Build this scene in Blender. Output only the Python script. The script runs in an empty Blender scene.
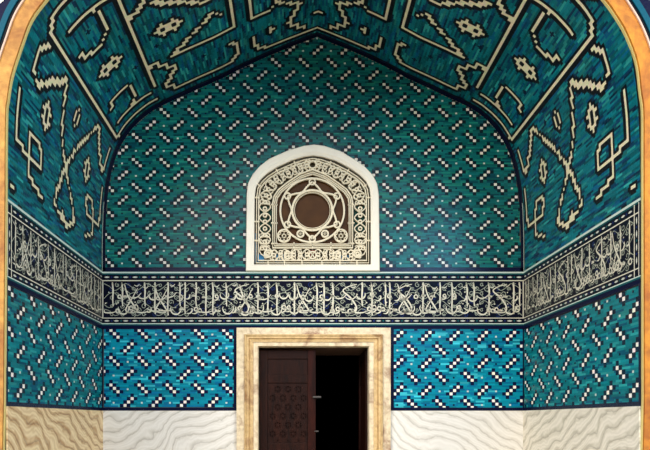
import bpy, math, random
import numpy as np
from mathutils import Vector
from mathutils.geometry import tessellate_polygon
R = random.Random(7)
S = bpy.context.scene
COL = S.collection

# ------------------------------------------------------------------ scale and measures
PX = 84.0                 # photograph pixels per metre on the back wall
YB, YF = 7.5, 5.0         # back wall, facade
CAMX, EYE = -18/84.0, 1.6
HW = 2.508                # half width of the niche
def bx(px): return (px-313.0)/PX              # back wall pixel -> metres
def bz(py): return EYE+(420.0-py)/PX
def nx(px): return CAMX+(px-295.0)/(PX*1.5)   # facade pixel -> metres
def nz(py): return EYE+(420.0-py)/(PX*1.5)
Z_BT, Z_BB, Z_PB = bz(271.5), bz(328.5), bz(410.6)

def lin(c):
    return tuple(((x/255)/12.92 if x/255 <= .04045 else ((x/255+.055)/1.055)**2.4) for x in c)+(1,)

# ------------------------------------------------------------------ materials
def nm(name):
    m = bpy.data.materials.new(name); m.use_nodes = True
    nt = m.node_tree; b = nt.nodes['Principled BSDF']
    return m, nt, b
def N(nt, t, **kw):
    n = nt.nodes.new(t)
    for k, v in kw.items():
        if k in n.inputs.keys(): n.inputs[k].default_value = v
        else: setattr(n, k, v)
    return n
def ramp(nt, stops):
    r = nt.nodes.new('ShaderNodeValToRGB'); e = r.color_ramp.elements
    e[0].position, e[0].color = stops[0]; e[1].position, e[1].color = stops[-1]
    for p, c in stops[1:-1]:
        x = e.new(p); x.color = c
    return r

def mat_tile(name, rough=.22, bump=.25, spec=.5):
    m, nt, b = nm(name)
    a = N(nt, 'ShaderNodeAttribute', attribute_name='Col')
    nt.links.new(a.outputs['Color'], b.inputs['Base Color'])
    tc = N(nt, 'ShaderNodeTexCoord')
    no = N(nt, 'ShaderNodeTexNoise', Scale=38.0, Detail=3.0)
    nt.links.new(tc.outputs['Object'], no.inputs['Vector'])
    bp = N(nt, 'ShaderNodeBump', Strength=bump, Distance=.01)
    nt.links.new(no.outputs['Fac'], bp.inputs['Height']); nt.links.new(bp.outputs['Normal'], b.inputs['Normal'])
    mr = N(nt, 'ShaderNodeMapRange'); mr.inputs['To Min'].default_value = rough*.6; mr.inputs['To Max'].default_value = rough*1.6
    nt.links.new(no.outputs['Fac'], mr.inputs['Value']); nt.links.new(mr.outputs['Result'], b.inputs['Roughness'])
    b.inputs['Specular IOR Level'].default_value = spec
    return m
TILE = mat_tile('glazed_tile', .2, .2, .22)
VTILE = mat_tile('vault_glazed_brick', .32, .3, .16)
SCRIPT_T = mat_tile('inscription_tile', .3, .15, .06)

def mat_plain(name, c, rough=.6, noise=0, nscale=8, bump=0):
    m, nt, b = nm(name)
    b.inputs['Roughness'].default_value = rough
    tc = N(nt, 'ShaderNodeTexCoord'); no = N(nt, 'ShaderNodeTexNoise', Scale=nscale, Detail=5.0)
    nt.links.new(tc.outputs['Object'], no.inputs['Vector'])
    c = lin(c); d = tuple(x*(1-noise) for x in c[:3])+(1,); l = tuple(min(1, x*(1+noise)) for x in c[:3])+(1,)
    r = ramp(nt, [(.3, d), (.7, l)])
    nt.links.new(no.outputs['Fac'], r.inputs['Fac']); nt.links.new(r.outputs['Color'], b.inputs['Base Color'])
    if bump:
        bp = N(nt, 'ShaderNodeBump', Strength=bump, Distance=.01)
        nt.links.new(no.outputs['Fac'], bp.inputs['Height']); nt.links.new(bp.outputs['Normal'], b.inputs['Normal'])
    return m

def mat_veined(name, axis, ang, dark, mid, light, scale=2.6, seed=0.0, dist=4.0):
    """wavy banded marble; axis = 'X' or 'Y' is the horizontal object axis of the slab, ang tilts the veins"""
    m, nt, b = nm(name)
    tc = N(nt, 'ShaderNodeTexCoord'); sep = N(nt, 'ShaderNodeSeparateXYZ'); nt.links.new(tc.outputs['Object'], sep.inputs[0])
    cmb = N(nt, 'ShaderNodeCombineXYZ'); nt.links.new(sep.outputs[axis], cmb.inputs['X']); nt.links.new(sep.outputs['Z'], cmb.inputs['Y'])
    mp = N(nt, 'ShaderNodeMapping'); mp.inputs['Rotation'].default_value = (0, 0, ang); mp.inputs['Location'].default_value = (seed, seed*.7, 0)
    mp.inputs['Scale'].default_value = (1.0, 1.0, 1.0)
    nt.links.new(cmb.outputs[0], mp.inputs['Vector'])
    # low-frequency warp bends the veins
    nz_ = N(nt, 'ShaderNodeTexNoise', Scale=1.7, Detail=1.5); nt.links.new(mp.outputs[0], nz_.inputs['Vector'])
    sc = N(nt, 'ShaderNodeVectorMath', operation='SCALE'); sc.inputs['Scale'].default_value = .5
    nt.links.new(nz_.outputs['Color'], sc.inputs[0])
    add = N(nt, 'ShaderNodeVectorMath', operation='ADD'); nt.links.new(mp.outputs[0], add.inputs[0]); nt.links.new(sc.outputs[0], add.inputs[1])
    w = N(nt, 'ShaderNodeTexWave', wave_type='BANDS', bands_direction='Y', wave_profile='SAW', Scale=scale, Distortion=dist, Detail=4.0)
    w.inputs['Detail Scale'].default_value = 1.1
    nt.links.new(add.outputs[0], w.inputs['Vector'])
    fine = N(nt, 'ShaderNodeTexWave', wave_type='BANDS', bands_direction='Y', Scale=scale*3.1, Distortion=dist*1.2, Detail=3.0)
    nt.links.new(add.outputs[0], fine.inputs['Vector'])
    r = ramp(nt, [(0, lin(dark)), (.16, lin(mid)), (.4, lin(light)), (.75, lin(light)), (1, lin(mid))])
    nt.links.new(w.outputs['Fac'], r.inputs['Fac'])
    r2 = ramp(nt, [(.0, lin(mid)), (1, lin(light))]); nt.links.new(fine.outputs['Fac'], r2.inputs['Fac'])
    mx = N(nt, 'ShaderNodeMixRGB', blend_type='MIX'); mx.inputs['Fac'].default_value = .35
    nt.links.new(r.outputs[0], mx.inputs['Color1']); nt.links.new(r2.outputs[0], mx.inputs['Color2'])
    nt.links.new(mx.outputs[0], b.inputs['Base Color'])
    b.inputs['Roughness'].default_value = .45
    return m

def mat_blotched(name, base, blotch, scale, lo, hi, rough=.45, stretch=(1, 1, 1)):
    m, nt, b = nm(name)
    tc = N(nt, 'ShaderNodeTexCoord'); mp = N(nt, 'ShaderNodeMapping'); mp.inputs['Scale'].default_value = stretch
    nt.links.new(tc.outputs['Object'], mp.inputs['Vector'])
    no = N(nt, 'ShaderNodeTexNoise', Scale=scale, Detail=8.0, Roughness=.68, Distortion=.8); nt.links.new(mp.outputs[0], no.inputs['Vector'])
    r = ramp(nt, [(lo, lin(base)), (hi, lin(blotch))]); nt.links.new(no.outputs['Fac'], r.inputs['Fac'])
    n2 = N(nt, 'ShaderNodeTexNoise', Scale=scale*6, Detail=4.0); nt.links.new(mp.outputs[0], n2.inputs['Vector'])
    r2 = ramp(nt, [(.35, (.78, .74, .68, 1)), (.6, (1, 1, 1, 1))]); nt.links.new(n2.outputs['Fac'], r2.inputs['Fac'])
    mx = N(nt, 'ShaderNodeMixRGB', blend_type='MULTIPLY'); mx.inputs['Fac'].default_value = 1
    nt.links.new(r.outputs[0], mx.inputs['Color1']); nt.links.new(r2.outputs[0], mx.inputs['Color2'])
    nt.links.new(mx.outputs[0], b.inputs['Base Color']); b.inputs['Roughness'].default_value = rough
    bp = N(nt, 'ShaderNodeBump', Strength=.2, Distance=.01); nt.links.new(n2.outputs['Fac'], bp.inputs['Height']); nt.links.new(bp.outputs['Normal'], b.inputs['Normal'])
    return m

PLASTER = mat_plain('plaster', (120, 112, 100), .9, .1)
DARKROOM = mat_plain('painted_darkness', (26, 20, 16), .9, .2)  # near-black colour carries the shade of the unlit interior
STONE = mat_blotched('ochre_sandstone', (196, 146, 66), (150, 94, 34), 3.2, .38, .66, .7)
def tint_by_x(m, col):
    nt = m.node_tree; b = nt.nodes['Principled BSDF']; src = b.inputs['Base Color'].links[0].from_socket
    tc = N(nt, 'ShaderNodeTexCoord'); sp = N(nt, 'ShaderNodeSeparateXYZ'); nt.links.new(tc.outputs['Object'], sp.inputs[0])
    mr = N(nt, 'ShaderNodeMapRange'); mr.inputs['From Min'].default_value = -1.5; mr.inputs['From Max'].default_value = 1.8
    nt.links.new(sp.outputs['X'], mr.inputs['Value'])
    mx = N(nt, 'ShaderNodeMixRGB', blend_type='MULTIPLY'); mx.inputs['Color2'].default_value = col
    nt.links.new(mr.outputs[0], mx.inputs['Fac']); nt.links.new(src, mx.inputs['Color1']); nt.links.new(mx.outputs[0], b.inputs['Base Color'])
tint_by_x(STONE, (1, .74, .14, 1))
FILLET = mat_plain('pale_pink_stone', (196, 166, 146), .6, .06)
CREAM_EDGE = mat_plain('lime_highlight', (206, 190, 120), .6, .06)  # pale colour paints the highlight along the arch's inner edge
MARBLE_FRAME = mat_blotched('beige_marble', (224, 208, 174), (128, 74, 40), 3.0, .52, .7)
MARBLE_YELLOW = mat_blotched('yellow_shade_marble', (212, 182, 128), (120, 66, 34), 3.6, .5, .7)  # yellow-brown marble, with the shade of the grooves put into its colour
WHITE_MARBLE = mat_plain('white_marble', (228, 222, 204), .45, .04, 5)
STUCCO = mat_plain('carved_stucco', (216, 205, 176), .6, .06, 20)
PAVING = mat_plain('pale_paving', (190, 182, 168), .8, .12, 3)
WOOD = mat_blotched('dark_walnut', (46, 20, 11), (24, 10, 6), 2.0, .35, .65, .45, (6, 6, .8))
WOOD_R = mat_blotched('red_walnut', (54, 21, 13), (28, 10, 6), 2.0, .35, .65, .4, (6, 6, .8))
BEAM = mat_plain('brown_beam', (96, 66, 44), .7, .2, 6)
for m_ in (WOOD, WOOD_R): m_.node_tree.nodes['Principled BSDF'].inputs['Specular IOR Level'].default_value = .12
IRON = mat_plain('worn_iron', (90, 86, 82), .35, .15, 20); IRON.node_tree.nodes['Principled BSDF'].inputs['Metallic'].default_value = .8
def mat_glass(name, c, rough=.25):
    m, nt, b = nm(name)
    tc = N(nt, 'ShaderNodeTexCoord'); no = N(nt, 'ShaderNodeTexNoise', Scale=6.0, Detail=3.0); nt.links.new(tc.outputs['Object'], no.inputs['Vector'])
    cc = lin(c); r = ramp(nt, [(.3, tuple(x*.65 for x in cc[:3])+(1,)), (.7, cc)]); nt.links.new(no.outputs['Fac'], r.inputs['Fac'])
    nt.links.new(r.outputs[0], b.inputs['Base Color']); b.inputs['Roughness'].default_value = rough
    b.inputs['Specular IOR Level'].default_value = .12
    return m
G_BROWN = mat_glass('brown_glass', (76, 48, 20)); G_OLIVE = mat_glass('olive_shade_glass', (74, 66, 46)); G_GREEN = mat_glass('green_glass', (24, 62, 48))  # the olive tone paints in the shadows behind the grille
G_BLUE = mat_glass('blue_glass', (66, 140, 190)); G_RED = mat_glass('red_glass', (150, 30, 28))

# ------------------------------------------------------------------ mesh helpers
class MB:
    def __init__(s): s.v = []; s.f = []; s.c = []
    def face(s, pts, col=None):
        i = len(s.v); s.v.extend([tuple(p) for p in pts]); s.f.append(tuple(range(i, i+len(pts)))); s.c.append(col)
    def quadstrip(s, a, b, col=None, close=False):
        n = len(a)
        for i in range(n if close else n-1):
            j = (i+1) % n; s.face([a[i], a[j], b[j], b[i]], col)
    def box(s, x0, x1, y0, y1, z0, z1, col=None):
        p = [(x, y, z) for x in (x0, x1) for y in (y0, y1) for z in (z0, z1)]
        for q in ((0, 1, 3, 2), (4, 6, 7, 5), (0, 4, 5, 1), (2, 3, 7, 6), (0, 2, 6, 4), (1, 5, 7, 3)): s.face([p[k] for k in q], col)
    def build(s, name, mat, parent=None, weld=False, smooth=False, bevel=0):
        me = bpy.data.meshes.new(name); me.from_pydata(s.v, [], s.f)
        if any(c is not None for c in s.c):
            at = me.color_attributes.new('Col', 'FLOAT_COLOR', 'CORNER')
            arr = np.concatenate([np.tile(np.array((c or (1, 1, 1, 1)), np.float32), len(f)) for f, c in zip(s.f, s.c)])
            at.data.foreach_set('color', arr)
        me.materials.append(mat)
        if weld:
            import bmesh
            bm = bmesh.new(); bm.from_mesh(me); bmesh.ops.remove_doubles(bm, verts=bm.verts, dist=1e-5); bmesh.ops.recalc_face_normals(bm, faces=bm.faces); bm.to_mesh(me); bm.free()
        if smooth:
            for p in me.polygons: p.use_smooth = True
        o = bpy.data.objects.new(name, me); COL.objects.link(o)
        if bevel:
            bv = o.modifiers.new('bevel', 'BEVEL'); bv.width = bevel; bv.segments = 2; bv.limit_method = 'ANGLE'
        if parent: o.parent = parent
        return o
def tag(o, label=None, cat=None, group=None, kind=None):
    if label: o['label'] = label
    if cat: o['category'] = cat
    if group: o['group'] = group
    if kind: o['kind'] = kind
    return o
def empty(name, loc=(0, 0, 0)):
    o = bpy.data.objects.new(name, None); COL.objects.link(o); o.location = loc; o.empty_display_size = .1
    return o
def keep(o, root):      # parent while keeping world placement
    o.parent = root; o.matrix_parent_inverse = root.matrix_world.inverted() if root.matrix_world else o.matrix_parent_inverse
    o.location = Vector(o.location)-Vector(root.location)
    o.matrix_parent_inverse.identity()
    return o

class Plane:
    """flat frame: a along the wall (to the right as seen from inside), z up, h out of the wall"""
    def __init__(s, O, A, Nn): s.O = Vector(O); s.A = Vector(A); s.N = Vector(Nn)
    def __call__(s, a, z, h=0): return s.O+s.A*a+Vector((0, 0, z))+s.N*h
BACK = Plane((0, YB, 0), (1, 0, 0), (0, -1, 0))             # a = world x
LEFT = Plane((-HW, YF, 0), (0, 1, 0), (1, 0, 0))            # a = depth from facade
RIGHT = Plane((HW, YB, 0), (.009, -1, 0), (-1, -.009, 0))          # a = distance from back wall
DEP = YB-YF

def smooth_pts(pts, n=6):
    P = [np.array(p, float) for p in pts]
    if len(P) < 3: return [tuple(P[0]*(1-t)+P[-1]*t) for t in np.linspace(0, 1, 3)]
    Q = [2*P[0]-P[1]]+P+[2*P[-1]-P[-2]]; out = []
    for i in range(1, len(Q)-2):
        for k in range(n):
            t = k/n; a, b, c, d = Q[i-1], Q[i], Q[i+1], Q[i+2]
            out.append(tuple(.5*((2*b)+(c-a)*t+(2*a-5*b+4*c-d)*t*t+(3*b-a-3*c+d)*t**3)))
    out.append(tuple(P[-1])); return out
def ribbon(mb, pl, pts, w, h, col=None, sm=True, thick=0, closed=False):
    """stroke on a plane; w = width or (start, mid, end)"""
    P = smooth_pts(pts) if sm else [tuple(p) for p in pts]
    n = len(P); A = []; B = []
    for i, p in enumerate(P):
        if closed: q0, q1 = P[(i-1) % n], P[(i+1) % n]
        else: q0, q1 = P[max(0, i-1)], P[min(n-1, i+1)]
        dx, dy = q1[0]-q0[0], q1[1]-q0[1]; L = math.hypot(dx, dy) or 1
        t = i/(n-1)
        if isinstance(w, tuple): ww = w[0]+(w[1]-w[0])*t*2 if t < .5 else w[1]+(w[2]-w[1])*(t*2-1)
        else: ww = w
        ox, oy = -dy/L*ww/2, dx/L*ww/2
        A.append((p[0]+ox, p[1]+oy)); B.append((p[0]-ox, p[1]-oy))
    mb.quadstrip([pl(*a, h) for a in A], [pl(*b, h) for b in B], col, closed)
    if thick:
        mb.quadstrip([pl(*a, h-thick) for a in A], [pl(*a, h) for a in A], col, closed)
        mb.quadstrip([pl(*b, h) for b in B], [pl(*b, h-thick) for b in B], col, closed)
def circle(cx, cz, r, n=28, ph=0, rz=None):
    return [(cx+r*math.cos(ph+2*math.pi*k/n), cz+(rz or r)*math.sin(ph+2*math.pi*k/n)) for k in range(n)]
def disc(mb, pl, pts, h, col=None): mb.face([pl(a, z, h) for a, z in pts], col)
def rect(mb, pl, a0, a1, z0, z1, h, col): mb.face([pl(a0, z0, h), pl(a1, z0, h), pl(a1, z1, h), pl(a0, z1, h)], col)

# ------------------------------------------------------------------ colours of the glazes
NAVY = lin((10, 16, 46)); NAVYB = lin((8, 14, 34)); BLACK = lin((9, 13, 20)); CREAM = lin((226, 218, 182)); WHITE = lin((246, 240, 226)); PALE = lin((190, 208, 196))
def teal(kind):
    r = R.random()
    if kind == 'vault':
        if r < .14: c = (8, 52, 84)
        elif r < .30: c = (4, 84, 118)
        elif r < .42: c = (44, 146, 142)
        else: c = (6, 108, 118)
        s = R.uniform(.4, 1.2)
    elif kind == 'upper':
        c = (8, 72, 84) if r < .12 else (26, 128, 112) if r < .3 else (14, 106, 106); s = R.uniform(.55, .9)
    elif kind == 'side':
        c = (6, 84, 110) if r < .15 else (40, 150, 150) if r < .3 else (10, 122, 130); s = R.uniform(.62, 1.0)
    else:
        c = (8, 110, 150) if r < .2 else (60, 190, 205) if r < .32 else (8, 136, 158); s = R.uniform(.68, 1.0)
    c = lin(c); return (c[0]*s, c[1]*s, c[2]*s, 1)

# ------------------------------------------------------------------ vault profile (measured on the back wall)
LP = [(102.5, 271.5), (102.5, 240), (103.5, 210), (105.5, 190), (108.5, 172), (113.5, 155), (119.5, 142), (128, 129), (138, 118.5), (150, 109), (165, 101), (181, 94), (198, 86), (222, 75.5), (240, 66), (266, 54), (288, 45), (317, 34)]
RP = [(626-x+8*((271.5-y)/237.5)**4, y) for x, y in LP]
def arc(P, n):
    P = np.array([(bx(x), bz(y)) for x, y in P])
    s = np.r_[0, np.cumsum(np.hypot(*np.diff(P, axis=0).T))]; t = np.linspace(0, s[-1], 900)
    x = np.interp(t, s, P[:, 0]); z = np.interp(t, s, P[:, 1])
    k = 41; ker = np.hanning(k+2)[1:-1]; ker /= ker.sum()
    def sm(a):
        e = np.r_[2*a[0]-a[k//2:0:-1], a, 2*a[-1]-a[-2:-k//2-1:-1]]; return np.convolve(e, ker, 'valid')
    x, z = sm(x), sm(z)
    s = np.r_[0, np.cumsum(np.hypot(np.diff(x), np.diff(z)))]; t = np.linspace(0, s[-1], n)
    return np.c_[np.interp(t, s, x), np.interp(t, s, z)]
UC, VC = 104, 60                                     # mosaic cells over half the arch and over the depth
ARL, ARR = arc(LP, UC*2+1), arc(RP, UC*2+1)
ARCH = [tuple(p) for p in ARL]+[tuple(p) for p in ARR[::-1][1:]]   # left springing -> apex -> right springing

def in_poly(x, z, P):
    c = False; j = len(P)-1
    for i in range(len(P)):
        xi, zi = P[i]; xj, zj = P[j]
        if (zi > z) != (zj > z) and x < (xj-xi)*(z-zi)/(zj-zi)+xi: c = not c
        j = i
    return c

# ------------------------------------------------------------------ the vault's square-lettered brick ornament, in cells (u up the arch, v from the back wall)
def strokes():
    T = []
    def s(*p, w=1): T.append((p, w))
    s((38, 2.6), (38, 50), (40, 53), (53, 53), (55, 55), (55, 60))
    s((38, 2.6), (40, 3), (54, 3)); s((39, 2), (39, 3))
    s((41, 7), (53, 7)); s((55, 9), (55, 50)); s((55, 50), (57, 52), (60, 52), (62, 54), (76, 54))
    s((42, 46), (53, 46))
    s((48, 46), (50, 44), (50, 38), (47, 35), (44, 35), (41, 38))
    s((41, 14), (43, 16), (48, 16), (49, 15), (49, 10), (47, 7))
    s((55, 37), (58, 38), (60, 41), (60, 46)); s((62, 39), (74, 31.6), w=2); s((74, 31.6), (76, 34), (76, 46))
    s((62, 18), (80, 18), (80, 60)); s((62, 18), (75, 27), (77, 25))
    s((55, 17), (57, 18), (62, 13), (58, 7), (61, 4), (78, 4), (80, 7), (80, 11), (78, 12))
    s((85, 60), (85, 18), (90, 18), (92, 20), (99, 16), (95, 10), (100, 5)); s((90, 26), (99, 34), (104, 34)); s((92, 20), (92, 26), (90, 26)); s((90, 40), (90, 54), (104, 54)); s((95, 42), (95, 48), (104, 48))
    s((85, 10), (85, 6), (88, 3), (104, 3))
    s((90, 9), (90, 11)); s((91, 10), (91, 10)); s((103, 10), (104, 10))
    s((36, 49), (34, 52), (29, 52), (28, 49)); s((28, 49), (35, 38), w=2)
    s((34, 37), (27, 34.7), (22, 33), (19, 30.5), (14, 27), (10, 24), (7, 23), (4, 29), (7, 31))
    s((35, 15.5), (27, 22.3), (20, 28.7), (10, 35), (7, 36), (4.6, 29.4))
    s((35, 15), (30, 9), (27, 6), (28, 4), (34, 4))
    s((23, 56), (13, 56), (12, 50), (12.5, 44), (15, 44), (17, 45), (17, 49))
    s((17, 50), (8, 50), (6, 43))
    s((13, 9), (17, 10), (17, 14), (15, 15), (12, 14), (12, 6), (12, 4), (15, 3), (23, 3))
    s((11, 9), (8, 9), (6, 15)); s((3, 57), (3, 58))
    return T
KNOT2 = ["..#..#..", ".######.", "##.##.##", ".######.", "..#..#.."]
KNOT1 = ["..#.#..", ".#####.", "##...##", ".#####.", "..#.#.."]
KNOT0 = [".###.", "#...#", ".###."]
def knots():
    K = []
    def k(mask, u, v, tr=False):
        h, w = len(mask), len(mask[0])
        for i in range(h):
            for j in range(w):
                if mask[i][j] == '#':
                    K.append((round(u+(j-w//2)), round(v+(i-h//2))) if not tr else (round(u+(i-h//2)), round(v+(j-w//2))))
    k(KNOT2, 47, 27); k(KNOT2, 64, 29); k(KNOT1, 24, 43); k(KNOT1, 23, 16); k(KNOT0, 31, 28); k(KNOT2, 68, 46); k(KNOT2, 47, 57)
    return K
def vault_grid():
    g = np.zeros((UC+1, VC+1), bool); fat = []
    def put(u, v):
        if 0 <= u <= UC and 0 <= v <= VC: g[int(u), int(v)] = True
    for p, w in strokes():
        for a, b in zip(p, p[1:]) if len(p) > 1 else []:
            n = max(1, int(4*max(abs(a[0]-b[0]), abs(a[1]-b[1]))))
            for i in range(n+1):
                u = a[0]+(b[0]-a[0])*i/n; v = a[1]+(b[1]-a[1])*i/n
                if w == 2: fat.append((u, v))
                else: put(round(u), round(v))
    for u, v in knots(): put(u, v)
    f = np.zeros((UC*2, VC*2), np.int8)          # half cells: 0 field, 1 dark, 2 cream
    for u in range(UC+1):
        for v in range(VC+1):
            if g[u, v]:
                for i in (2*u-1, 2*u):
                    for j in (2*v-1, 2*v):
                        if 0 <= i < UC*2 and 0 <= j < VC*2: f[i, j] = 2
    for u, v in fat:
        c, j = round(2*round(u))-1, 2*round(v)-1
        for i in (c-1, c, c+1):
            for q in (j, j+1):
                if 0 <= i < UC*2 and 0 <= q < VC*2: f[i, q] = 2
    cr = f == 2; d = np.zeros_like(cr)
    for du, dv in ((-2, 0), (0, -2)): d |= np.roll(np.roll(cr, du, 0), dv, 1)
    for du in (-1, 0, 1):
        for dv in (-1, 0, 1): d |= np.roll(np.roll(cr, du, 0), dv, 1)
    f[d & ~cr] = 1
    f[:, 0] = np.where(f[:, 0] == 0, 3, f[:, 0]); f[:, 1] = 1      # edging against the back wall
    for (u, v) in ((45.5, 41), (59, 24), (66, 40), (70, 12), (20, 22), (30, 43), (52, 20), (43, 20), (80, 45), (96, 44), (74, 8), (33, 22), (59, 46)):
        i, j = int(2*u), int(2*v)
        for a, b in ((0, 0), (1, 0), (-1, 0), (0, 1), (0, -1)):
            if f[i+a, j+b] == 0: f[i+a, j+b] = 4
    return f
VG = vault_grid()
def vault_half(mb, AR, off):
    bricks = {}
    ds = DEP/(VC*2)
    for i in range(UC*2):
        (x0, z0), (x1, z1) = AR[i], AR[i+1]
        sh = (i % 2)*3+R.randint(0, 1)
        for j in range(VC*2):
            k = VG[i, j]
            if k == 2:
                c = tuple(q*R.uniform(.85, 1.05) for q in CREAM[:3])+(1,); q = .3
                fu0 = q if i > 0 and VG[i-1, j] != 2 else 0; fu1 = q if i < UC*2-1 and VG[i+1, j] != 2 else 0
                fv0 = q if j > 0 and VG[i, j-1] != 2 else 0; fv1 = q if j < VC*2-1 and VG[i, j+1] != 2 else 0
                lift = .001; sx_ = -1 if off else 1
                def at(fu, fv):
                    y = YB-(j+fv)*ds; L_ = math.hypot(x1-x0, z1-z0)
                    return (x0+(x1-x0)*fu+off*max(0, 1-i/90)*(YB-y)+sx_*(z1-z0)/L_*lift, y, z0+(z1-z0)*fu-sx_*(x1-x0)/L_*lift)
                mb.face([at(fu0, fv0), at(1-fu1, fv0), at(1-fu1, 1-fv1), at(fu0, 1-fv1)], c); c = BLACK
            elif k == 1: c = BLACK
            elif k == 3: c = PALE if i < 40 else NAVY
            elif k == 4: c = NAVY
            else:
                key = (i, (j+sh)//6)
                if key not in bricks: bricks[key] = teal('vault')
                c = bricks[key]
            y0, y1 = YB-j*ds, YB-(j+1)*ds
            e0, e1 = (off*max(0, 1-i/90)*(YB-y0), off*max(0, 1-i/90)*(YB-y1))
            mb.face([(x0+e0, y0, z0), (x1+e0, y0, z1), (x1+e1, y1, z1), (x0+e1, y1, z0)], c)
ce = empty('ceiling', (0, YF, 0))
tag(ce, 'pointed barrel vault of teal glazed brick with cream angular interlaced ornament', 'vault', kind='structure')
for nme, A in (('vault_mosaic', ARL), ('vault_mosaic', ARR)):
    mb = MB(); vault_half(mb, A, .009 if A is ARR else 0); o = mb.build(nme, VTILE); keep(o, ce)
# masonry shell over the vault keeps the daylight out
mb = MB()
out = [(x*1.0+(-.06 if k < len(ARL) else .06), z+.06) for k, (x, z) in enumerate(ARCH)]
mb.quadstrip([(x, YF+.02, z) for x, z in out], [(x, YB+.3, z) for x, z in out])
keep(mb.build('vault_shell', PLASTER), ce)

# ------------------------------------------------------------------ tile panels with the diagonal chequer
def chequer(mb, pl, a0, a1, z0, z1, cw, ch, pa, pz, kind, inside=None, flip=1, h=0.0):
    """pa,pz = centre of a '/' diagonal; the pattern repeats every eight cells"""
    i0, i1 = math.floor((a0-pa)/cw*2)-1, math.ceil((a1-pa)/cw*2)+1
    j0, j1 = math.floor((z0-pz)/ch*2)-1, math.ceil((z1-pz)/ch*2)+1
    def cell(ci, cj):
        for k, (ou, ov, s) in enumerate(((0, 0, 1), (4, 4, -1))):
            u = (ci-ou+4) % 8-4; v = (cj-ov+4) % 8-4
            if abs(u) <= 1 and v == s*flip*u: return 2
            for q in (-1, 0, 1):
                if abs(u-q)+abs(v-s*flip*q) == 1: return 1
        return 0
    bricks = {}
    for j in range(j0, j1):
        sh = R.randint(0, 5); row = R.uniform(.82, 1.2)
        for i in range(i0, i1):
            xa, xb = pa+(i-1)*cw/2, pa+i*cw/2; za, zb = pz+(j-1)*ch/2, pz+j*ch/2
            mx, mz = (xa+xb)/2, (za+zb)/2
            if not (a0 < mx < a1 and z0 < mz < z1) or (inside and not inside(mx, mz)): continue
            xa, xb = max(xa, a0), min(xb, a1); za, zb = max(za, z0), min(zb, z1)
            ci, cj = i//2, j//2
            k = cell(ci, cj)
            if k == 2:
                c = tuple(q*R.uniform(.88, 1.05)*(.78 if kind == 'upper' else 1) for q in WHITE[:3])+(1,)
                tx, tz = (xb-xa)*.16, (zb-za)*.16
                wx0, wx1 = (xa+tx, xb) if i % 2 == 0 else (xa, xb-tx); wz0, wz1 = (za+tz, zb) if j % 2 == 0 else (za, zb-tz)
                mb.face([pl(wx0, wz0, h+.0008), pl(wx1, wz0, h+.0008), pl(wx1, wz1, h+.0008), pl(wx0, wz1, h+.0008)], c); c = DARKS[kind]
            elif k == 1: c = DARKS[kind]
            else:
                u, v = ci % 8, cj % 8
                if (u, v) in ((4, 0), (0, 4)) and i % 2 == 0 and j % 2 == 0:
                    c = PALE if R.random() < .65 else NAVY
                else:
                    key = (j, (i+sh)//5)
                    if key not in bricks: t_ = teal(kind); bricks[key] = (t_[0]*row, t_[1]*row, t_[2]*row, 1)
                    c = bricks[key]
            mb.face([pl(xa, za, h), pl(xb, za, h), pl(xb, zb, h), pl(xa, zb, h)], c)
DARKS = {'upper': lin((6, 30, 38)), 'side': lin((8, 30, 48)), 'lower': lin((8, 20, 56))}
def frame_strip(mb, pl, a0, a1, z0, z1, l, r, b, t, h, col):
    if b: rect(mb, pl, a0, a1, z0, z0+b, h, col)
    if t: rect(mb, pl, a0, a1, z1-t, z1, h, col)
    if l: rect(mb, pl, a0, a0+l, z0+b, z1-t, h, col)
    if r: rect(mb, pl, a1-r, a1, z0+b, z1-t, h, col)

# window outline (back wall)
WOUT = [(246, 271.5), (246.8, 195), (248.2, 184), (253, 175), (260, 167), (269, 160), (288, 151.5), (304, 146.8), (314, 145.6), (324, 146.8), (340, 152), (354.5, 160.5), (365, 168), (372.5, 176), (377, 185), (378.6, 196), (379.4, 271.5)]
WIN = [(254, 264.8), (254.6, 197), (256, 187), (260, 180.5), (266, 174.5), (276, 168), (292, 160.5), (304, 157), (313, 155.8), (322, 157), (336, 161), (350, 168.5), (360, 175.5), (366, 181.5), (369.6, 188.5), (370.6, 197), (370.8, 264.8)]
def b2(P): return [(bx(x), bz(y)) for x, y in P]
WOUT, WIN = b2(WOUT), b2(WIN)

EDGE = .034
def inset_arch(P, d):
    o = []
    for i, p in enumerate(P):
        a, b = P[max(0, i-1)], P[min(len(P)-1, i+1)]; dx, dz = b[0]-a[0], b[1]-a[1]; L = math.hypot(dx, dz) or 1
        o.append((p[0]+dz/L*d, p[1]-dx/L*d))
    return o
inner_arch = inset_arch(ARCH, EDGE)
def tymp(x, z):
    return in_poly(x, z, inner_arch) and not in_poly(x, z, WMID)
WMID = [((x-0.002)*.985, (z-4.2)*.985+4.2) for x, z in WOUT]
ty = empty('tile_tympanum', (0, YB, Z_BT))
tag(ty, 'dark teal tile mosaic filling the arched upper back wall around the white window', 'tile panel')
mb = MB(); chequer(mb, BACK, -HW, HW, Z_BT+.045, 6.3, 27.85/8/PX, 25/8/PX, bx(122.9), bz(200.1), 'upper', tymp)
keep(mb.build('mosaic_field', TILE), ty)
mb = MB()
mb.quadstrip([BACK(x, z, .003) for x, z in ARCH], [BACK(x, z, .003) for x, z in inner_arch], NAVYB)
rect(mb, BACK, -HW, bx(246), Z_BT-.004, Z_BT+.047, .003, NAVY); rect(mb, BACK, bx(379.4), HW, Z_BT-.004, Z_BT+.047, .003, NAVY)
o = keep(mb.build('border', TILE), ty); o['label'] = 'navy glazed border'

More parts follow.
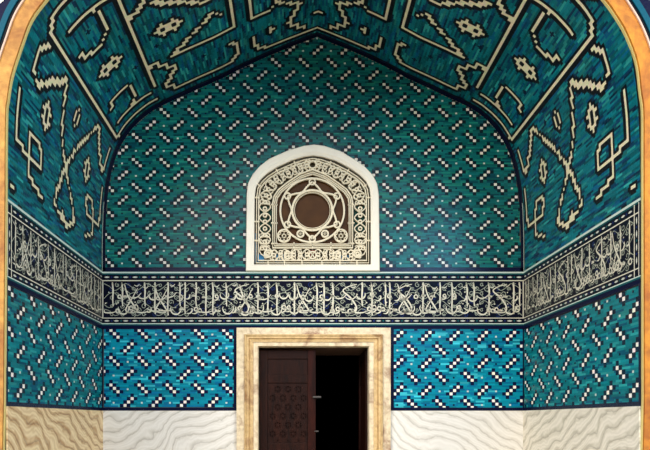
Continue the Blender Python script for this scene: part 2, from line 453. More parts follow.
def panel(name, label, pl, a0, a1, z0, z1, cw, ch, pa, pz, kind, brd, flip=1):
    root = empty(name, tuple(pl((a0+a1)/2, z0, 0)))
    tag(root, label, 'tile panel', 'lower tile panels above the marble')
    l, r, b, t = brd
    mb = MB(); chequer(mb, pl, a0+l, a1-r, z0+b, z1-t, cw, ch, pa, pz, kind, None, flip); keep(mb.build('mosaic_field', TILE), root)
    mb = MB(); frame_strip(mb, pl, a0, a1, z0, z1, l, r, b, t, .002, NAVY)
    o = keep(mb.build('border', TILE), root); o['label'] = 'dark navy border'
    return root
DX0, DX1 = bx(237), bx(390)
lw, lh = 28.2/8/PX, 27.3/8/PX
panel('turquoise_mosaic', 'bright turquoise tile panel on the back wall, left of the doorway', BACK, -HW, DX0, Z_PB, Z_BB, lw, lh, bx(128.6), bz(347.4), 'lower', (.012, .04, .035, .008))
panel('turquoise_mosaic', 'bright turquoise tile panel on the back wall, right of the doorway', BACK, DX1, HW, Z_PB, Z_BB, lw, lh, bx(398.2), bz(335.9), 'lower', (.045, .012, .035, .008))
panel('turquoise_mosaic', 'teal tile panel low on the left side wall over brown marble', LEFT, 0, DEP, Z_PB, Z_BB, .0537, .0406, .27, 1.845, 'side', (.03, .012, .035, .008))
panel('turquoise_mosaic', 'teal tile panel low on the right side wall over pale marble', RIGHT, 0, DEP, Z_PB, Z_BB, .0520, .0406, YB-6.556-.208, 1.84, 'side', (.012, .03, .035, .008))

# ------------------------------------------------------------------ inscription bands
INKS = lin((212, 208, 188)); VINE = lin((150, 156, 140)); GROUND = lin((9, 13, 28)); GREENT = lin((20, 84, 88)); BLUEC = lin((28, 44, 96)); DASH = lin((196, 198, 186))
def script(mb, vb, pl, a0, a1, z0, z1, stems, seed, scale=1.0):
    """interlaced cursive lettering with tall shafts over a spiral vine"""
    r = random.Random(seed); H = z1-z0; W = a1-a0; e = H*.045
    # vine: rolling scroll with curls, three tiers
    for tier in (.13, .36, .6, .85):
        per = H*.62; n = int(W/per*4)+1
        pts = [(a0+W*i/n, z0+H*(tier+.1*math.sin(i*math.pi/2+tier*9))) for i in range(n+1)]
        ribbon(vb, pl, pts, .0075, .002, VINE)
        for i in range(0, n):
            cx = a0+W*(i+.5)/n; cz = z0+H*(tier+.06*(-1)**i); rr = H*r.uniform(.05, .085)
            sp = [(cx+rr*(1-t*.75)*math.cos(t*7+i), cz+rr*(1-t*.75)*math.sin(t*7+i)) for t in np.linspace(0, 1, 8)]
            if a0+.01 < cx-rr and cx+rr < a1-.01: ribbon(vb, pl, sp, .0075, .002, VINE if r.random() < .8 else BLUEC)
            if r.random() < .5:
                lx, lz = cx+r.uniform(-.02, .02), cz+r.uniform(-.03, .03)
                if a0+.02 < lx < a1-.02 and z0+.02 < lz < z1-.02: disc(vb, pl, circle(lx, lz, .012, 6, r.random()*3, .007), .0025, VINE)
    def st(pts, w, c=INKS):
        pts = [(min(max(a, a0+.006), a1-.006), min(max(z, z0+.008), z1-.008)) for a, z in pts]
        ribbon(mb, pl, pts, tuple(q*1.15 for q in w) if isinstance(w, tuple) else w*1.15, .004, c)
    def shaft(a, lo=.12, hi=.97):
        t = r.uniform(-.012, .006)
        st([(a-.010, z0+H*(hi-.06)), (a+t, z0+H*hi), (a+.002, z0+H*(hi-.25)), (a-.002, z0+H*(lo+.2)), (a+.004, z0+H*lo)], (.007, .0165, .010))
    def bowl(a, z, w, d): st([(a+w*.5, z+d*.7), (a+w*.48, z), (a+w*.15, z-d*.6), (a-w*.3, z-d*.45), (a-w*.5, z+d*.15), (a-w*.46, z+d*.6)], (.007, .016, .005))
    def loop(a, z, q): st([(a+q, z-q*.2), (a+q*.3, z+q), (a-q*.8, z+q*.4), (a-q*.6, z-q*.7), (a+q*.5, z-q*.8), (a+q*1.2, z-q*.1)], (.009, .013, .009))
    def waw(a, z, q): loop(a, z, q); st([(a+q, z), (a+q*.7, z-q*1.4), (a-q*.6, z-q*2.3), (a-q*2.2, z-q*2.1)], (.014, .014, .004))
    def ra(a, z, q): st([(a+q*.3, z+q), (a+q*.45, z-q*.1), (a-q*.4, z-q*1.1), (a-q*1.7, z-q*1.1)], (.008, .016, .004))
    def teeth(a, z, q, n=3):
        p = []
        for i in range(n): p += [(a+q*(n-i), z+q*.75), (a+q*(n-i)-q*.15, z-q*.15), (a+q*(n-i)-q*.7, z)]
        st(p, .011)
    def kaf(a): 
        st([(a+.13, z0+H*.93), (a+.03, z0+H*.86), (a-.035, z0+H*.74), (a+.05, z0+H*.55), (a+.12, z0+H*.3), (a+.10, z0+H*.13), (a-.05, z0+H*.12)], (.006, .017, .008))
    def lamalif(a):
        st([(a-.075, z0+H*.92), (a-.04, z0+H*.62), (a+.04, z0+H*.3), (a+.085, z0+H*.13)], (.008, .017, .010))
        st([(a+.08, z0+H*.82), (a+.02, z0+H*.55), (a-.06, z0+H*.22), (a-.02, z0+H*.12), (a+.06, z0+H*.12)], (.006, .013, .008))
    for k, (a, t) in enumerate(stems):
        if t == 'i': shaft(a, r.choice((.04, .08, .3)))
        elif t == 'k': kaf(a)
        elif t == 'x': lamalif(a)
    a = a1-.05
    while a > a0+.05:                                   # lower line, right to left
        t = r.choice('bbwwrlts'); q = H*r.uniform(.05, .065); z = z0+H*r.uniform(.15, .22)
        if t == 'b': bowl(a-.03, z, H*.3, H*.17); a -= .095
        elif t == 'w': waw(a, z+H*.06, q); a -= .06
        elif t == 'r': ra(a, z, q*1.2); a -= .05
        elif t == 'l': loop(a, z, q); a -= .045
        elif t == 't': teeth(a-.09, z, q*.8); a -= .10
        else: st([(a+.03, z), (a-.03, z-H*.04), (a-.11, z-H*.03), (a-.16, z+H*.04)], (.006, .015, .006)); a -= .12
        if r.random() < .6:
            dx = a+r.uniform(0, .05); dz = z0+H*r.uniform(.34, .42)
            disc(mb, pl, circle(dx, dz, .0095, 4), .0045, INKS)
    a = a1-.07
    while a > a0+.06:                                   # upper line between the shafts
        t = r.choice('blrtwk'); q = H*r.uniform(.042, .058); z = z0+H*r.uniform(.52, .6)
        if t == 'b': bowl(a-.02, z, H*.24, H*.13)
        elif t == 'l': loop(a, z, q)
        elif t == 'r': ra(a, z, q*1.2)
        elif t == 't': teeth(a-.06, z, q*.8)
        elif t == 'w': waw(a, z+H*.05, q)
        else: st([(a+.05, z+H*.1), (a, z-H*.02), (a-.06, z-H*.04), (a-.1, z+H*.03)], (.006, .013, .005))
        a -= r.uniform(.08, .13)
        if r.random() < .55: disc(mb, pl, circle(a, z0+H*r.uniform(.68, .76), .0085, 4), .0045, INKS)
        if r.random() < .45:
            z = z0+H*r.uniform(.8, .9); st([(a+.03, z+.02), (a, z-.005), (a-.035, z+.008)], (.004, .010, .004))
def dash_row(mb, pl, a0, a1, zc, h, vertical=False):
    step = 9.35/PX; n = max(1, round((a1-a0)/step)); step = (a1-a0)/n
    for i in range(n):
        c = a0+(i+.5)*step; w = step*.30
        pts = [(c-w, 0), (c-w*.3, .009), (c+w*.3, .009), (c+w, 0), (c+w*.3, -.009), (c-w*.3, -.009)]
        P = [(zc+q, p) if vertical else (p, zc+q) for p, q in pts]
        disc(mb, pl, P, h, DASH)
        d = c+step*.5
        if i < n-1:
            P = [(d-.013, 0), (d, .013), (d+.013, 0), (d, -.013)]
            disc(mb, pl, [(zc+q, p) if vertical else (p, zc+q) for p, q in P], h, GREENT if i % 2 else BLUEC)
def band(label, pl, a0, a1, stems, seed, near=0):
    """near = width of the upright border at the facade end (positive: at a1, negative: at a0)"""
    root = empty('inscription_band', tuple(pl((a0+a1)/2, Z_BB, 0)))
    tag(root, label, 'inscription band', 'calligraphic bands round the niche')
    z = lambda py: bz(py)
    mb = MB()
    rect(mb, pl, a0, a1, Z_BB, Z_BT, .001, GROUND); keep(mb.build('glazed_ground', SCRIPT_T), root)['label'] = 'dark navy ground'
    mb = MB()
    for p0, p1, c in ((271.5, 273.3, PALE), (280.2, 281.1, INKS), (317.7, 318.5, INKS), (323.3, 324.1, PALE)):
        rect(mb, pl, a0, a1, z(p1), z(p0), .002, c)
    for p0, p1, c in ((273.6, 274.6, GREENT), (324.2, 325.4, GREENT), (325.4, 328.5, NAVY)):
        rect(mb, pl, a0, a1, z(p1), z(p0), .002, c)
    s0, s1 = a0, a1
    if near > 0: s1 = a1-near
    if near < 0: s0 = a0-near
    dash_row(mb, pl, s0, s1, z(277.2), .002); dash_row(mb, pl, s0, s1, z(320.9), .002)
    if near:
        e = a1 if near > 0 else a0; sg = 1 if near > 0 else -1
        for d0, d1, c in ((0, .02, NAVY), (.02, .03, INKS), (.085, .097, INKS)):
            x0, x1 = sorted((e-sg*d0, e-sg*d1)); rect(mb, pl, x0, x1, z(323.2), z(274), .0025, c)
        dash_row(mb, pl, z(317), z(281), e-sg*.057, .0025, True)
    else:
        for x0, x1 in ((a0, a0+.012), (a1-.012, a1)): rect(mb, pl, x0, x1, z(318), z(280.5), .002, INKS)
    keep(mb.build('dash_border', SCRIPT_T), root)['label'] = 'pale rules and dashes'
    mb = MB(); vb = MB(); m = .1 if near else .02
    script(mb, vb, pl, a0+(m if near < 0 else .02), a1-(m if near > 0 else .02), z(316.8), z(281.8), stems, seed)
    keep(vb.build('vine_scroll', SCRIPT_T), root); keep(mb.build('lettering', SCRIPT_T), root)['label'] = 'ivory cursive lettering'
bs = [(113, 'i'), (122.5, 'i'), (131, 'x'), (145, 'i'), (155, 'i'), (161, 'x'), (168, 'i'), (180, 'i'), (185, 'i'), (196, 'i'), (206, 'i'), (213, 'i'), (226.5, 'i'), (238, 'k'), (246, 'x'), (258, 'i'), (268, 'i'), (277, 'i'), (294.5, 'i'), (303, 'x'), (317, 'i'), (324, 'i'), (333, 'i'), (346, 'k'), (362, 'i'), (372, 'i'), (385.5, 'i'), (389.8, 'i'), (401, 'k'), (404, 'x'), (423, 'i'), (431, 'x'), (440, 'i'), (452, 'i'), (467, 'i'), (474, 'i'), (489, 'i'), (496, 'k'), (513.5, 'i'), (519.5, 'i')]
band('long dark navy inscription band with ivory cursive lettering on the back wall', BACK, -HW, HW, [(bx(p), t) for p, t in bs], 3)
ls = [(.16, 'i'), (.30, 'i'), (.36, 'x'), (.46, 'i'), (.62, 'i'), (.68, 'k'), (.85, 'i'), (1.0, 'i'), (1.08, 'x'), (1.22, 'i'), (1.30, 'i'), (1.48, 'k'), (1.6, 'i'), (1.72, 'i'), (1.85, 'x'), (1.97, 'i'), (2.08, 'i'), (2.2, 'i'), (2.34, 'i'), (2.42, 'i')]
band('short navy inscription band with ivory lettering on the left side wall', LEFT, 0, DEP, ls, 11, -.1)
band('short navy inscription band with ivory lettering on the right side wall', RIGHT, 0, DEP, [(DEP-a, t) for a, t in ls], 19, .1)

# ------------------------------------------------------------------ veined marble slabs
def slab(label, pl, a0, a1, mat):
    mb = MB(); o0 = pl((a0+a1)/2, 0, 0)
    n = 1
    for (h0, h1) in ((0, .012),):
        P = [(a0+.003, .0), (a1-.003, .0), (a1-.003, Z_PB-.002), (a0+.003, Z_PB-.002)]
        mb.face([pl(a, z, h1)-o0 for a, z in P])
        for i in range(4):
            a, b = P[i], P[(i+1) % 4]; mb.face([pl(*a, h0)-o0, pl(*b, h0)-o0, pl(*b, h1)-o0, pl(*a, h1)-o0])
    o = mb.build('marble_slab', mat, bevel=.003); o.location = o0
    tag(o, label, 'marble slab', 'veined marble wainscot slabs')
GD, GM, GL = (158, 152, 138), (206, 202, 190), (228, 225, 216)
slab('white veined marble slab on the back wall, left of the doorway', BACK, -HW, DX0, mat_veined('veined_marble_a', 'X', -.42, GD, GM, GL, 2.9, 1.3, 6.0))
slab('white veined marble slab on the back wall, right of the doorway', BACK, DX1, HW, mat_veined('veined_marble_b', 'X', .42, GD, GM, GL, 2.9, 4.1, 6.0))
slab('honey brown veined marble slab at the foot of the left side wall', LEFT, 0, DEP, mat_veined('veined_marble_c', 'Y', .42, (108, 74, 38), (178, 136, 84), (234, 212, 166), 2.6, 2.2, 6.0))
slab('grey white veined marble slab at the foot of the right side wall', RIGHT, 0, DEP, mat_veined('veined_marble_d', 'Y', .42, (142, 134, 112), (196, 190, 170), (232, 226, 210), 2.6, 6.2, 6.0))

# ------------------------------------------------------------------ masonry behind: back wall with door and window openings, side walls
OX0, OX1, OZ1 = bx(258.5), bx(368), bz(346.5)
def holed(mb, outer, holes, y):
    polys = [[Vector((x, y, z)) for x, z in P] for P in [outer]+holes]; flat = [p for P in polys for p in P]
    for t in tessellate_polygon(polys): mb.face([flat[k] for k in t])
wb = MB()
outer = [(-3.4, -.02), (3.4, -.02), (3.4, 7.2), (-3.4, 7.2)]
dh = [(OX0, 0), (OX1, 0), (OX1, OZ1), (OX0, OZ1)]
wh = WIN
# the door hole reaches the floor: cut as a notch
outer = [(-3.4, 0), (OX0, 0), (OX0, OZ1), (OX1, OZ1), (OX1, 0), (3.4, 0), (3.4, 7.2), (-3.4, 7.2)]
holed(wb, outer, [wh], YB+.012)
WT = 1.15
wb.quadstrip([(x, YB+.012, z) for x, z in wh], [(x, YB+.30, z) for x, z in wh], None, True)
wbo = wb.build('wall_back', PLASTER); tag(wbo, 'back wall behind the tiles, pierced by doorway and window', 'wall', kind='structure')
for nme, sx in (('wall_left', -1), ('wall_right', 1)):
    mb = MB(); x0, x1 = sorted((sx*(HW+(.012 if sx < 0 else .04)), sx*(HW+.5))); mb.box(x0, x1, YF+.02, YB+.3, 0, Z_BT+.3)
    tag(mb.build(nme, PLASTER), ('left' if sx < 0 else 'right')+' side wall of the niche behind its tiles', 'wall', kind='structure')

# door passage and unlit room behind, their shade put into a dark colour
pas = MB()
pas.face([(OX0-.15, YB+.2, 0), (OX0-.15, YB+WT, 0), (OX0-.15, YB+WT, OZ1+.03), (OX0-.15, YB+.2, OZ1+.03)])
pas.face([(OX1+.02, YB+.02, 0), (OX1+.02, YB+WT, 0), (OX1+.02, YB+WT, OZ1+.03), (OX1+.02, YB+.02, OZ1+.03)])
rm = 4.0
y0, y1 = YB+.31, YB+rm
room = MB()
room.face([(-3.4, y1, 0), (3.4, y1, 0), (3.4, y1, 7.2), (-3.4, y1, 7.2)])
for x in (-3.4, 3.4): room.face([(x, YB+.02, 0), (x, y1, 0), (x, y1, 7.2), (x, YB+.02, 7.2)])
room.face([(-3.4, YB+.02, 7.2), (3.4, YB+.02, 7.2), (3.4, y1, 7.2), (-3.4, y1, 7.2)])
ro = room.build('wall_far_room', DARKROOM); tag(ro, 'unlit room, its shade painted near black, seen through the open half of the doorway', 'room', kind='structure')
mb = MB(); mb.face([(OX0-.15, YB+.06, OZ1+.012), (OX1+.02, YB+.06, OZ1+.012), (OX1+.02, YB+WT, OZ1+.012), (OX0-.15, YB+WT, OZ1+.012)])
mb.face([(OX0-.15, YB+WT, OZ1+.012), (OX1+.02, YB+WT, OZ1+.012), (OX1+.02, YB+WT, OZ1+.3), (OX0-.15, YB+WT, OZ1+.3)])
lt = mb.build('trim_2', BEAM); tag(lt, 'brown wooden soffit inside the top of the doorway', 'lintel', kind='structure')
pa = pas.build('wall_passage', DARKROOM); tag(pa, 'side walls of the door passage, painted dark for their shade', 'wall', kind='structure')

# ------------------------------------------------------------------ moulded marble door surround
prof = [(0, .0), (0, .035), (.085, .035), (.09, .05), (.105, .055), (.118, .045), (.135, .045), (.14, .03), (.152, .036), (.165, .03), (.18, .03), (.185, .018), (.232, .018), (.24, .0), (.24, -.10)]
prof = [(a*(21.5/PX)/.24, h*1.5 if h > 0 else h) for a, h in prof]
mb = MB(); T = bz(328.3)
rows = []
for a, h in prof:
    rows.append([BACK(DX0+a, 0, h), BACK(DX0+a, T-a*.86, h), BACK(DX1-a, T-a*.86, h), BACK(DX1-a, 0, h)])
mi = MB()
for k, (p, q) in enumerate(zip(rows, rows[1:])): (mi if 2 <= k <= 10 else mb).quadstrip(p, q)
sur = mb.build('trim_1', MARBLE_FRAME); mi.build('inner_moulding', MARBLE_YELLOW, sur)['label'] = 'yellow-brown stepped moulding with painted groove shade'
tag(sur, 'moulded beige marble door surround with brown stains', 'door surround', kind='structure')

# ------------------------------------------------------------------ carved wooden door leaves
def leaf(name, label, w, h):
    root = empty(name); tag(root, label, 'door', kind='structure')
    t = .05
    def part(nm_, x0, x1, z0, z1, y0, y1, m):
        b = MB(); b.box(x0, x1, y0, y1, z0, z1); o = b.build(nm_, m, root, weld=True, bevel=.006); return o
    sw = .095
    part('stile', 0, sw, 0, h, -t, 0, WOOD); part('stile', w-sw, w, 0, h, -t, 0, WOOD_R)
    rails = [(0, .16), (h-1.12-.13, h-1.12+.0), (h-.40, h-.30), (h-.11, h)]
    for z0, z1 in rails: part('rail', sw, w-sw, z0, z1, -t+.004, -.004, WOOD)
    spans = [(rails[0][1], rails[1][0]), (rails[1][1], rails[2][0]), (rails[2][1], rails[3][0])]
    for k, (z0, z1) in enumerate(spans):
        b = MB(); b.box(sw, w-sw, -.03, -.012, z0, z1)
        if k < 2:                            # carved star-and-hexagon strapwork
            pl = Plane((0, -.03, 0), (1, 0, 0), (0, -1, 0)); s = .125; nxx = int((w-2*sw)/s)+2; nzz = int((z1-z0)/(s*.866))+2
            for j in range(nzz):
                for i in range(nxx):
                    cx = sw+(i+.5*(j % 2))*s; cz = z0+j*s*.866
                    for q in range(3):
                        an = q*math.pi/3+math.pi/6; d = s*.56
                        for sg in (-1, 1):
                            ox, oz = -math.sin(an)*s*.2*sg, math.cos(an)*s*.2*sg
                            p0 = (cx+ox-math.cos(an)*d*.5, cz+oz-math.sin(an)*d*.5); p1 = (cx+ox+math.cos(an)*d*.5, cz+oz+math.sin(an)*d*.5)
                            if all(sw+.004 < p[0] < w-sw-.004 and z0+.004 < p[1] < z1-.004 for p in (p0, p1)):
                                ribbon(b, pl, [p0, p1], .012, .008, None, False, .008)
        b.build('carved_panel' if k < 2 else 'plain_panel', WOOD, root)
    return root
lw_ = (316-259)/PX
d1 = leaf('door_1', 'closed dark brown carved wooden door leaf in the left half of the doorway', lw_, OZ1-.04)
d1.location = (bx(259), YB+.16, .012)
hb = MB(); hb.box(-.05, .05, -.012, .012, -.012, .012); hd = hb.build('door_handle', IRON, d1, weld=True, bevel=.005); hd.location = (lw_+.015, -.07, bz(396.8)-.012)
hb = MB(); hb.box(-.025, .025, -.01, .01, -.008, .008); hd = hb.build('door_latch', IRON, d1, weld=True, bevel=.004); hd.location = (lw_+.01, -.065, bz(431.5)-.012)
d2 = leaf('door_2', 'dark wooden door leaf swung open against the right side of the doorway', lw_, OZ1-.04)
d2.location = (OX1-.012, YB+.14, .012); d2.rotation_euler = (0, 0, math.radians(91.5)); 

# ------------------------------------------------------------------ window: white frame, carved stucco grille, coloured glass
win = empty('window_1', (0, YB, bz(271.5))); tag(win, 'white marble pointed window with carved stucco grille and round brown pane', 'window', kind='structure')
mb = MB()
def offs(P, k, c=(0, 4.3)): return [(c[0]+(x-c[0])*k, c[1]+(z-c[1])*k) for x, z in P]
def ring(mb, A, hA, B, hB): mb.quadstrip([BACK(x, z, hA) for x, z in A], [BACK(x, z, hB) for x, z in B], None, True)
mid = [((a[0]*.3+b[0]*.7), (a[1]*.3+b[1]*.7)) for a, b in zip(WOUT, WIN)]
out2 = [((a[0]*.93+b[0]*.07), (a[1]*.93+b[1]*.07)) for a, b in zip(WOUT, WIN)]
ring(mb, WOUT, -.01, WOUT, .03); ring(mb, WOUT, .03, out2, .038); ring(mb, out2, .038, mid, .038); ring(mb, mid, .038, WIN, .02); ring(mb, WIN, .02, WIN, -.07)
keep(mb.build('window_frame', WHITE_MARBLE), win)
# glass
cx, cz = bx(312.3), bz(210); 
def gpane(nm_, pts, m, h): 
    b = MB(); disc(b, BACK, pts, h); return keep(b.build(nm_, m), win)
gpane('glass_pane', WIN, G_OLIVE, -.06)['label'] = 'olive brown glass with the shade behind the grille painted in'
INN = b2([(274.5, 245.5), (274.5, 203), (275.5, 197), (280, 190.5), (288, 184), (300, 176), (312.6, 171.5), (325, 176), (337, 184), (345.5, 190.5), (350, 197), (351, 203), (351, 245.5)])
gpane('glass_pane', INN, G_BROWN, -.055)['label'] = 'brown glass in the centre'
for (a, b_, c, d, m, l) in ((256, 264, 253, 262, G_BLUE, 'blue glass'), (275, 284, 253, 261, G_BLUE, 'blue glass'), (341, 350, 254, 262, G_BLUE, 'blue glass'), (308, 317, 249, 258, G_RED, 'red glass'), (260, 272, 205, 231, G_GREEN, 'dark green glass'), (353, 365, 205, 231, G_GREEN, 'dark green glass'), (254.5, 257, 232, 262, G_BLUE, 'pale blue glass')):
    gpane('glass_pane', b2([(a, d), (b_, d), (b_, c), (a, c)]), m, -.05)['label'] = l
# grille
gr = MB(); u = 1/PX
def rb(pts, w, h=-.012, closed=False, sm=False): ribbon(gr, BACK, pts, w*u, h, None, sm, .03, closed)
def inset(P, Q, t): return [((a[0]*(1-t)+b[0]*t), (a[1]*(1-t)+b[1]*t)) for a, b in zip(P, Q)]
def shrink(P, d):      # move towards the window centre by d pixels
    o = []
    for x, z in P:
        vx = -1 if x > .1 else 1 if x < -.1 else 0; zz = 4.25
        o.append((x+vx*d*u*(.9 if abs(x) > .3 else abs(x)/.3), z+(d*u if z < bz(260) else -d*u*max(0, min(1, (z-4.25)/.45)))))
    return o
o1, o2 = shrink(WIN, 2.2), shrink(WIN, 4.6)
rb(o1, .9, -.01, True); rb(o2, 1.2, -.006, True)
i1 = INN; i2 = [(x*1.045+.0, bz(210)+(z-bz(210))*1.06) for x, z in INN]; i0 = [(x*.955, bz(210)+(z-bz(210))*.95) for x, z in INN]
rb(i1, 1.0, -.012, True); rb(i2, 1.3, -.006, True); rb(i0, 1.0, -.012, True)
# ties across the double borders
for py in (197, 221, 240): 
    rb(b2([(253.5, py), (259.5, py)]), 1.2); rb(b2([(365.5, py), (371, py)]), 1.2)
for py in (204, 222.5, 243): rb(b2([(271, py), (277.5, py)]), 1.2); rb(b2([(348, py), (354.5, py)]), 1.2)
for px in (268, 284.5, 302, 322, 340, 357): rb(b2([(px, 265), (px, 260)]), 1.2)
for px in (294, 312.6, 331): rb(b2([(px, 249), (px, 242)]), 1.2)
for px, py, dx, dy in ((258, 184, 4, 2.5), (276, 168.5, 2, 4), (294, 160.5, 1.2, 4), (331, 160.5, -1.2, 4), (349, 168.5, -2, 4), (367, 184, -4, 2.5)): rb(b2([(px, py), (px+dx, py+dy)]), 1.2)
# central roundel with six-lobed star
rb(circle(cx, cz, 20.0*u, 48), 2.0, -.004, True); rb(circle(cx, cz, 17.9*u, 48), .6, -.01, True)
R1 = 32.0
rb(circle(cx, cz, R1*u, 60), 1.7, -.008, True)
nodes = [(cx+28.6*u*math.cos(math.pi/2+k*math.pi/3), cz+28.6*u*math.sin(math.pi/2+k*math.pi/3)) for k in range(6)]
for k in range(6):
    n0 = nodes[k]; rb(circle(n0[0], n0[1], 3.0*u, 14), 1.4, -.004, True)
    n1 = nodes[(k+1) % 6]; am = math.pi/2+(k+.5)*math.pi/3
    m = (cx+20.8*u*math.cos(am), cz+20.8*u*math.sin(am))
    rb([n0, ((n0[0]*.5+m[0]*.5)+.004*math.cos(am), (n0[1]*.5+m[1]*.5)+.004*math.sin(am)), m, ((n1[0]*.5+m[0]*.5)+.004*math.cos(am), (n1[1]*.5+m[1]*.5)+.004*math.sin(am)), n1], 1.6, -.006, False, True)
# rosettes in the lower corners of the centre field
for px, py in ((284, 235.5), (341, 235.5), (300.5, 233.5), (325, 233.5)):
    c0 = b2([(px, py)])[0]; rr = 6.4 if py > 235 else 3.4
    rb(circle(c0[0], c0[1], rr*u, 20), 1.2, -.006, True)
    for k in range(6):
        an = k*math.pi/3; rb(circle(c0[0]+rr*.55*u*math.cos(an), c0[1]+rr*.55*u*math.sin(an), rr*.3*u, 8), .9, -.008, True)
# scrolling arabesque round the border
cl = b2([(312.5, 254.5), (290, 254.5), (268, 254), (265, 243), (265, 225), (265, 206), (266.5, 194), (271, 185), (281, 176.5), (295, 169), (313, 163.5)])
cl = smooth_pts(cl, 14); dd = np.r_[0, np.cumsum([math.hypot(a[0]-b[0], a[1]-b[1]) for a, b in zip(cl, cl[1:])])]
def along(t):
    x = np.interp(t, dd, [p[0] for p in cl]); z = np.interp(t, dd, [p[1] for p in cl])
    x2 = np.interp(t+.01, dd, [p[0] for p in cl]); z2 = np.interp(t+.01, dd, [p[1] for p in cl]); L = math.hypot(x2-x, z2-z) or 1
    return x, z, -(z2-z)/L, (x2-x)/L
Ltot = dd[-1]-.012; per = 11*u; rg = random.Random(5)
for sx in (1, -1):
    def mp(p): return (bx(312.6)+sx*(p[0]-bx(312.6)), p[1])
    for ph in (0, math.pi):
        pts = []
        for t in np.linspace(0, Ltot, 120):
            x, z, nx_, nz_ = along(t); a = 5.6*u*math.sin(t/per*math.pi+ph); pts.append(mp((x+nx_*a, z+nz_*a)))
        rb(pts, .95, -.01)
    k = 0; t = per*.5
    while t < Ltot-.02:
        x, z, nx_, nz_ = along(t)
        for s in (-1, 1):
            c0 = (x+nx_*3.0*u*s, z+nz_*3.0*u*s)
            big = 203 < (420-(z-EYE)*PX) < 232
            if not big:
                sp = [mp((c0[0]+2.7*u*(1-q*.6)*math.cos(q*6.5+k), c0[1]+2.7*u*(1-q*.6)*math.sin(q*6.5+k))) for q in np.linspace(0, 1, 9)]
                rb(sp, .85, -.008, False, True)
        rb(circle(*mp((x, z)), 1.7*u, 10), 1.2, -.006, True)
        k += 1; t += per*(.62 if k % 2 else .58)
for px, py in ((312.6, 255), (268, 253.5), (357.5, 253.5), (312.6, 164.5), (288, 255), (337, 255)):
    c0 = b2([(px, py)])[0]; rb(circle(c0[0], c0[1], 3.6*u, 18), 1.4, -.003, True)
keep(gr.build('stucco_grille', STUCCO), win)

# ------------------------------------------------------------------ facade: ochre stone arch, fillet, glazed bands, spandrel wall
LI = [(5, 622), (5, 450), (6, 400), (7.5, 200), (8, 120), (9.8, 100), (14, 76), (23.7, 46), (33, 22), (49, 0), (75, -30), (120, -66), (180, -100), (250, -131), (328, -157)]
RI = [(640.5, 622), (640.5, 450), (641.5, 400), (641.2, 146), (641, 112), (638.5, 92), (634.8, 64), (625, 37), (613.5, 17), (601, 0), (577, -28), (533, -64), (474, -100), (405, -131), (328, -157)]
def near_curve():
    L = [(nx(x), nz(y)) for x, y in LI]; Rr = [(nx(x), nz(y)) for x, y in RI]
    def sm(P):
        head, tail = P[:3], P[3:]
        return head+smooth_pts(tail, 8)
    return sm(L)+sm(Rr)[::-1][1:]
NI = near_curve(); NI = [(x, max(0.0, z)) for x, z in NI]
def offset(P, d):
    o = []
    for i, p in enumerate(P):
        a, b = P[max(0, i-1)], P[min(len(P)-1, i+1)]; dx, dz = b[0]-a[0], b[1]-a[1]; L = math.hypot(dx, dz) or 1
        o.append((p[0]-dz/L*d, (p[1]+dx/L*d) if 0 < i < len(P)-1 else p[1]))
    return o
FY = YF-.04
def arch_strip(name, d0, d1, y, mat, col=None, ret=True):
    A, B = offset(NI, d0), offset(NI, d1); m = MB()
    m.quadstrip([(x, y, z) for x, z in A], [(x, y, z) for x, z in B], col)
    if ret:
        m.quadstrip([(x, YF+.005, z) for x, z in A], [(x, y, z) for x, z in A], col); m.quadstrip([(x, y, z) for x, z in B], [(x, YF+.005, z) for x, z in B], col)
    return m.build(name, mat)
sa = empty('stone_arch', (0, FY, 0)); tag(sa, 'ochre sandstone arch and jambs framing the mouth of the niche', 'arch', kind='structure')
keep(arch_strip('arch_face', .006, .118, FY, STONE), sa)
keep(arch_strip('inner_edge', 0, .006, FY+.02, CREAM_EDGE), sa)['label'] = 'lime yellow inner edge, a painted highlight'
keep(arch_strip('fillet', .118, .130, FY-.012, FILLET), sa)['label'] = 'pale pink outer fillet'
keep(arch_strip('dark_joint', .130, .168, FY+.01, SCRIPT_T, BLACK), sa)['label'] = 'black glazed line'
keep(arch_strip('turquoise_band', .168, .212, FY, SCRIPT_T, lin((12, 78, 96))), sa)['label'] = 'turquoise glazed band'
wf = MB(); hole = offset(NI, .212)
outer = [(-7, 0)]+hole+[(7, 0), (7, 8.2), (-7, 8.2)]
holed(wf, outer, [], FY+.01)
for f_ in range(len(wf.f)): wf.c[f_] = NAVY
wfo = wf.build('wall_front', SCRIPT_T); tag(wfo, 'navy tiled facade round the stone arch', 'wall', kind='structure')
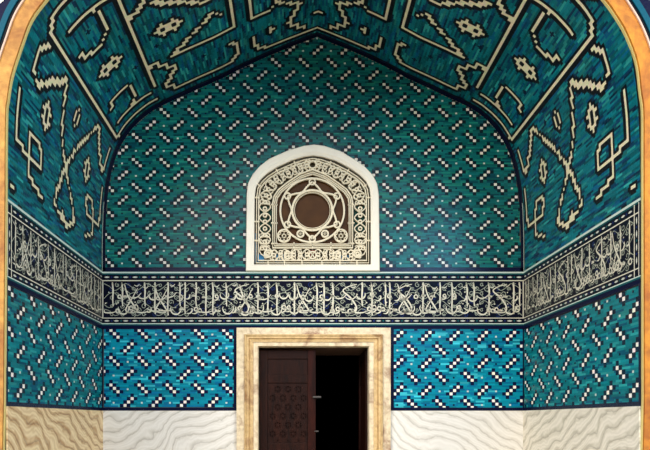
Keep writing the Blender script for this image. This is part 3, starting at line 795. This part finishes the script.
# white script running along the facade's curve
sb = MB(); oc = offset(NI, .24); oc2 = offset(NI, .55); rr = random.Random(4)
FP = Plane((0, FY+.01, 0), (1, 0, 0), (0, -1, 0))
def onband(i, t):
    i = max(0, min(len(oc)-2, i)); k = int(i); f = i-k
    p = [oc[k][q]*(1-f)+oc[k+1][q]*f for q in (0, 1)]; q_ = [oc2[k][q]*(1-f)+oc2[k+1][q]*f for q in (0, 1)]
    return (p[0]*(1-t)+q_[0]*t, p[1]*(1-t)+q_[1]*t)
cum = np.r_[0, np.cumsum([math.hypot(a[0]-b[0], a[1]-b[1]) for a, b in zip(oc, oc[1:])])]
d = .1
while d < cum[-1]-.1:
    f = float(np.interp(d, cum, range(len(cum)))); g = float(np.interp(d+.07, cum, range(len(cum)))); g2 = float(np.interp(d+.13, cum, range(len(cum))))
    if rr.random() < .6: ribbon(sb, FP, [onband(f, .1), onband(f+(g-f)*.15, .5), onband(f, .92)], (.012, .022, .012), .004, WHITE)
    ribbon(sb, FP, [onband(g2, .35), onband(g, .18+rr.random()*.1), onband(f+(g-f)*.3, .1), onband(f, .3)], (.008, .02, .008), .004, WHITE)
    ribbon(sb, FP, [onband(g2, .7), onband(g, .5), onband(f+(g-f)*.5, .62), onband(g, .8), onband(g2, .66)], (.008, .016, .008), .004, WHITE)
    d += .13
so = sb.build('facade_lettering', TILE); tag(so, 'white cursive lettering on the navy facade outside the arch', 'lettering')
so.parent = wfo; del so['category']
# ------------------------------------------------------------------ floors and building mass
mb = MB(); mb.box(-3.4, 3.4, YF-.04, YB+4.0, -.1, 0); tag(mb.build('floor', PAVING), 'stone floor of the niche', 'floor', kind='structure')
mb = MB(); mb.box(-40, 40, -40, YF-.04, -.2, -.02); tag(mb.build('ground', PAVING), 'pale paved forecourt in front of the niche', 'ground', kind='structure')
mb = MB(); mb.face([(-7, FY, 8.2), (7, FY, 8.2), (7, YB+4, 8.2), (-7, YB+4, 8.2)])
for x in (-7, 7): mb.face([(x, FY, 0), (x, YB+4, 0), (x, YB+4, 8.2), (x, FY, 8.2)])
mb.face([(-7, YB+4, 0), (7, YB+4, 0), (7, YB+4, 8.2), (-7, YB+4, 8.2)])
tag(mb.build('roof', PLASTER), 'building mass above the vault', 'roof', kind='structure')

# ------------------------------------------------------------------ light
w = bpy.data.worlds.new('World'); S.world = w; w.use_nodes = True; nt = w.node_tree
bg = nt.nodes['Background']
sky = nt.nodes.new('ShaderNodeTexSky'); sky.sky_type = 'NISHITA'; sky.sun_disc = False; sky.sun_elevation = math.radians(42); sky.sun_rotation = math.radians(200); sky.dust_density = 2.5; sky.air_density = 1.0
nt.links.new(sky.outputs[0], bg.inputs['Color']); bg.inputs['Strength'].default_value = .22
def area(name, loc, target, sx, sy, e, c):
    l = bpy.data.lights.new(name, 'AREA'); l.shape = 'RECTANGLE'; l.size = sx; l.size_y = sy; l.energy = e; l.color = c
    o = bpy.data.objects.new(name, l); COL.objects.link(o); o.location = loc
    o.rotation_euler = (Vector(target)-Vector(loc)).to_track_quat('-Z', 'Y').to_euler(); return o
for sx in (-1, 1): area('daylight_fill', (sx*11, -7, 8.5), (0, 7.5, 2.6), 7, 5, 1900, (1, .965, .91))  # added unseen fill lamps on both sides, standing in for daylight
area('sheen_fill', (4.6, -5.5, 6.6), (1.6, 7.5, 3.6), 3.0, 1.0, 260, (.25, .6, 1))  # added blue lamp, placed so its reflection gives the back tiles a sheen
sl = bpy.data.lights.new('sun', 'SUN'); sl.energy = 3.0; sl.angle = .01; sl.color = (1, .93, .82)
so_ = bpy.data.objects.new('sun', sl); COL.objects.link(so_); so_.rotation_euler = Vector((-.3, -.45, -.85)).to_track_quat('-Z', 'Y').to_euler()
# added unseen dark wall, so the glazes mirror something dark
mb = MB(); mb.box(-30, 30, -24, -22, -.02, 9)
tag(mb.build('wall_added_dark', DARKROOM), 'added unseen dark wall behind the camera for the glazes to mirror', 'wall', kind='structure')

cam = bpy.data.cameras.new('camera'); co = bpy.data.objects.new('camera', cam); COL.objects.link(co)
co.location = (CAMX, 0, EYE); co.rotation_euler = (math.pi/2, 0, 0)
cam.sensor_width = 36; cam.lens = PX*YB/650*36
cam.shift_x = (325-295)/650; cam.shift_y = (420-225)/650; cam.clip_start = .05; cam.clip_end = 200
S.camera = co
S.view_settings.view_transform = 'Standard'; S.view_settings.look = 'None'; S.view_settings.exposure = 0; S.view_settings.gamma = 1
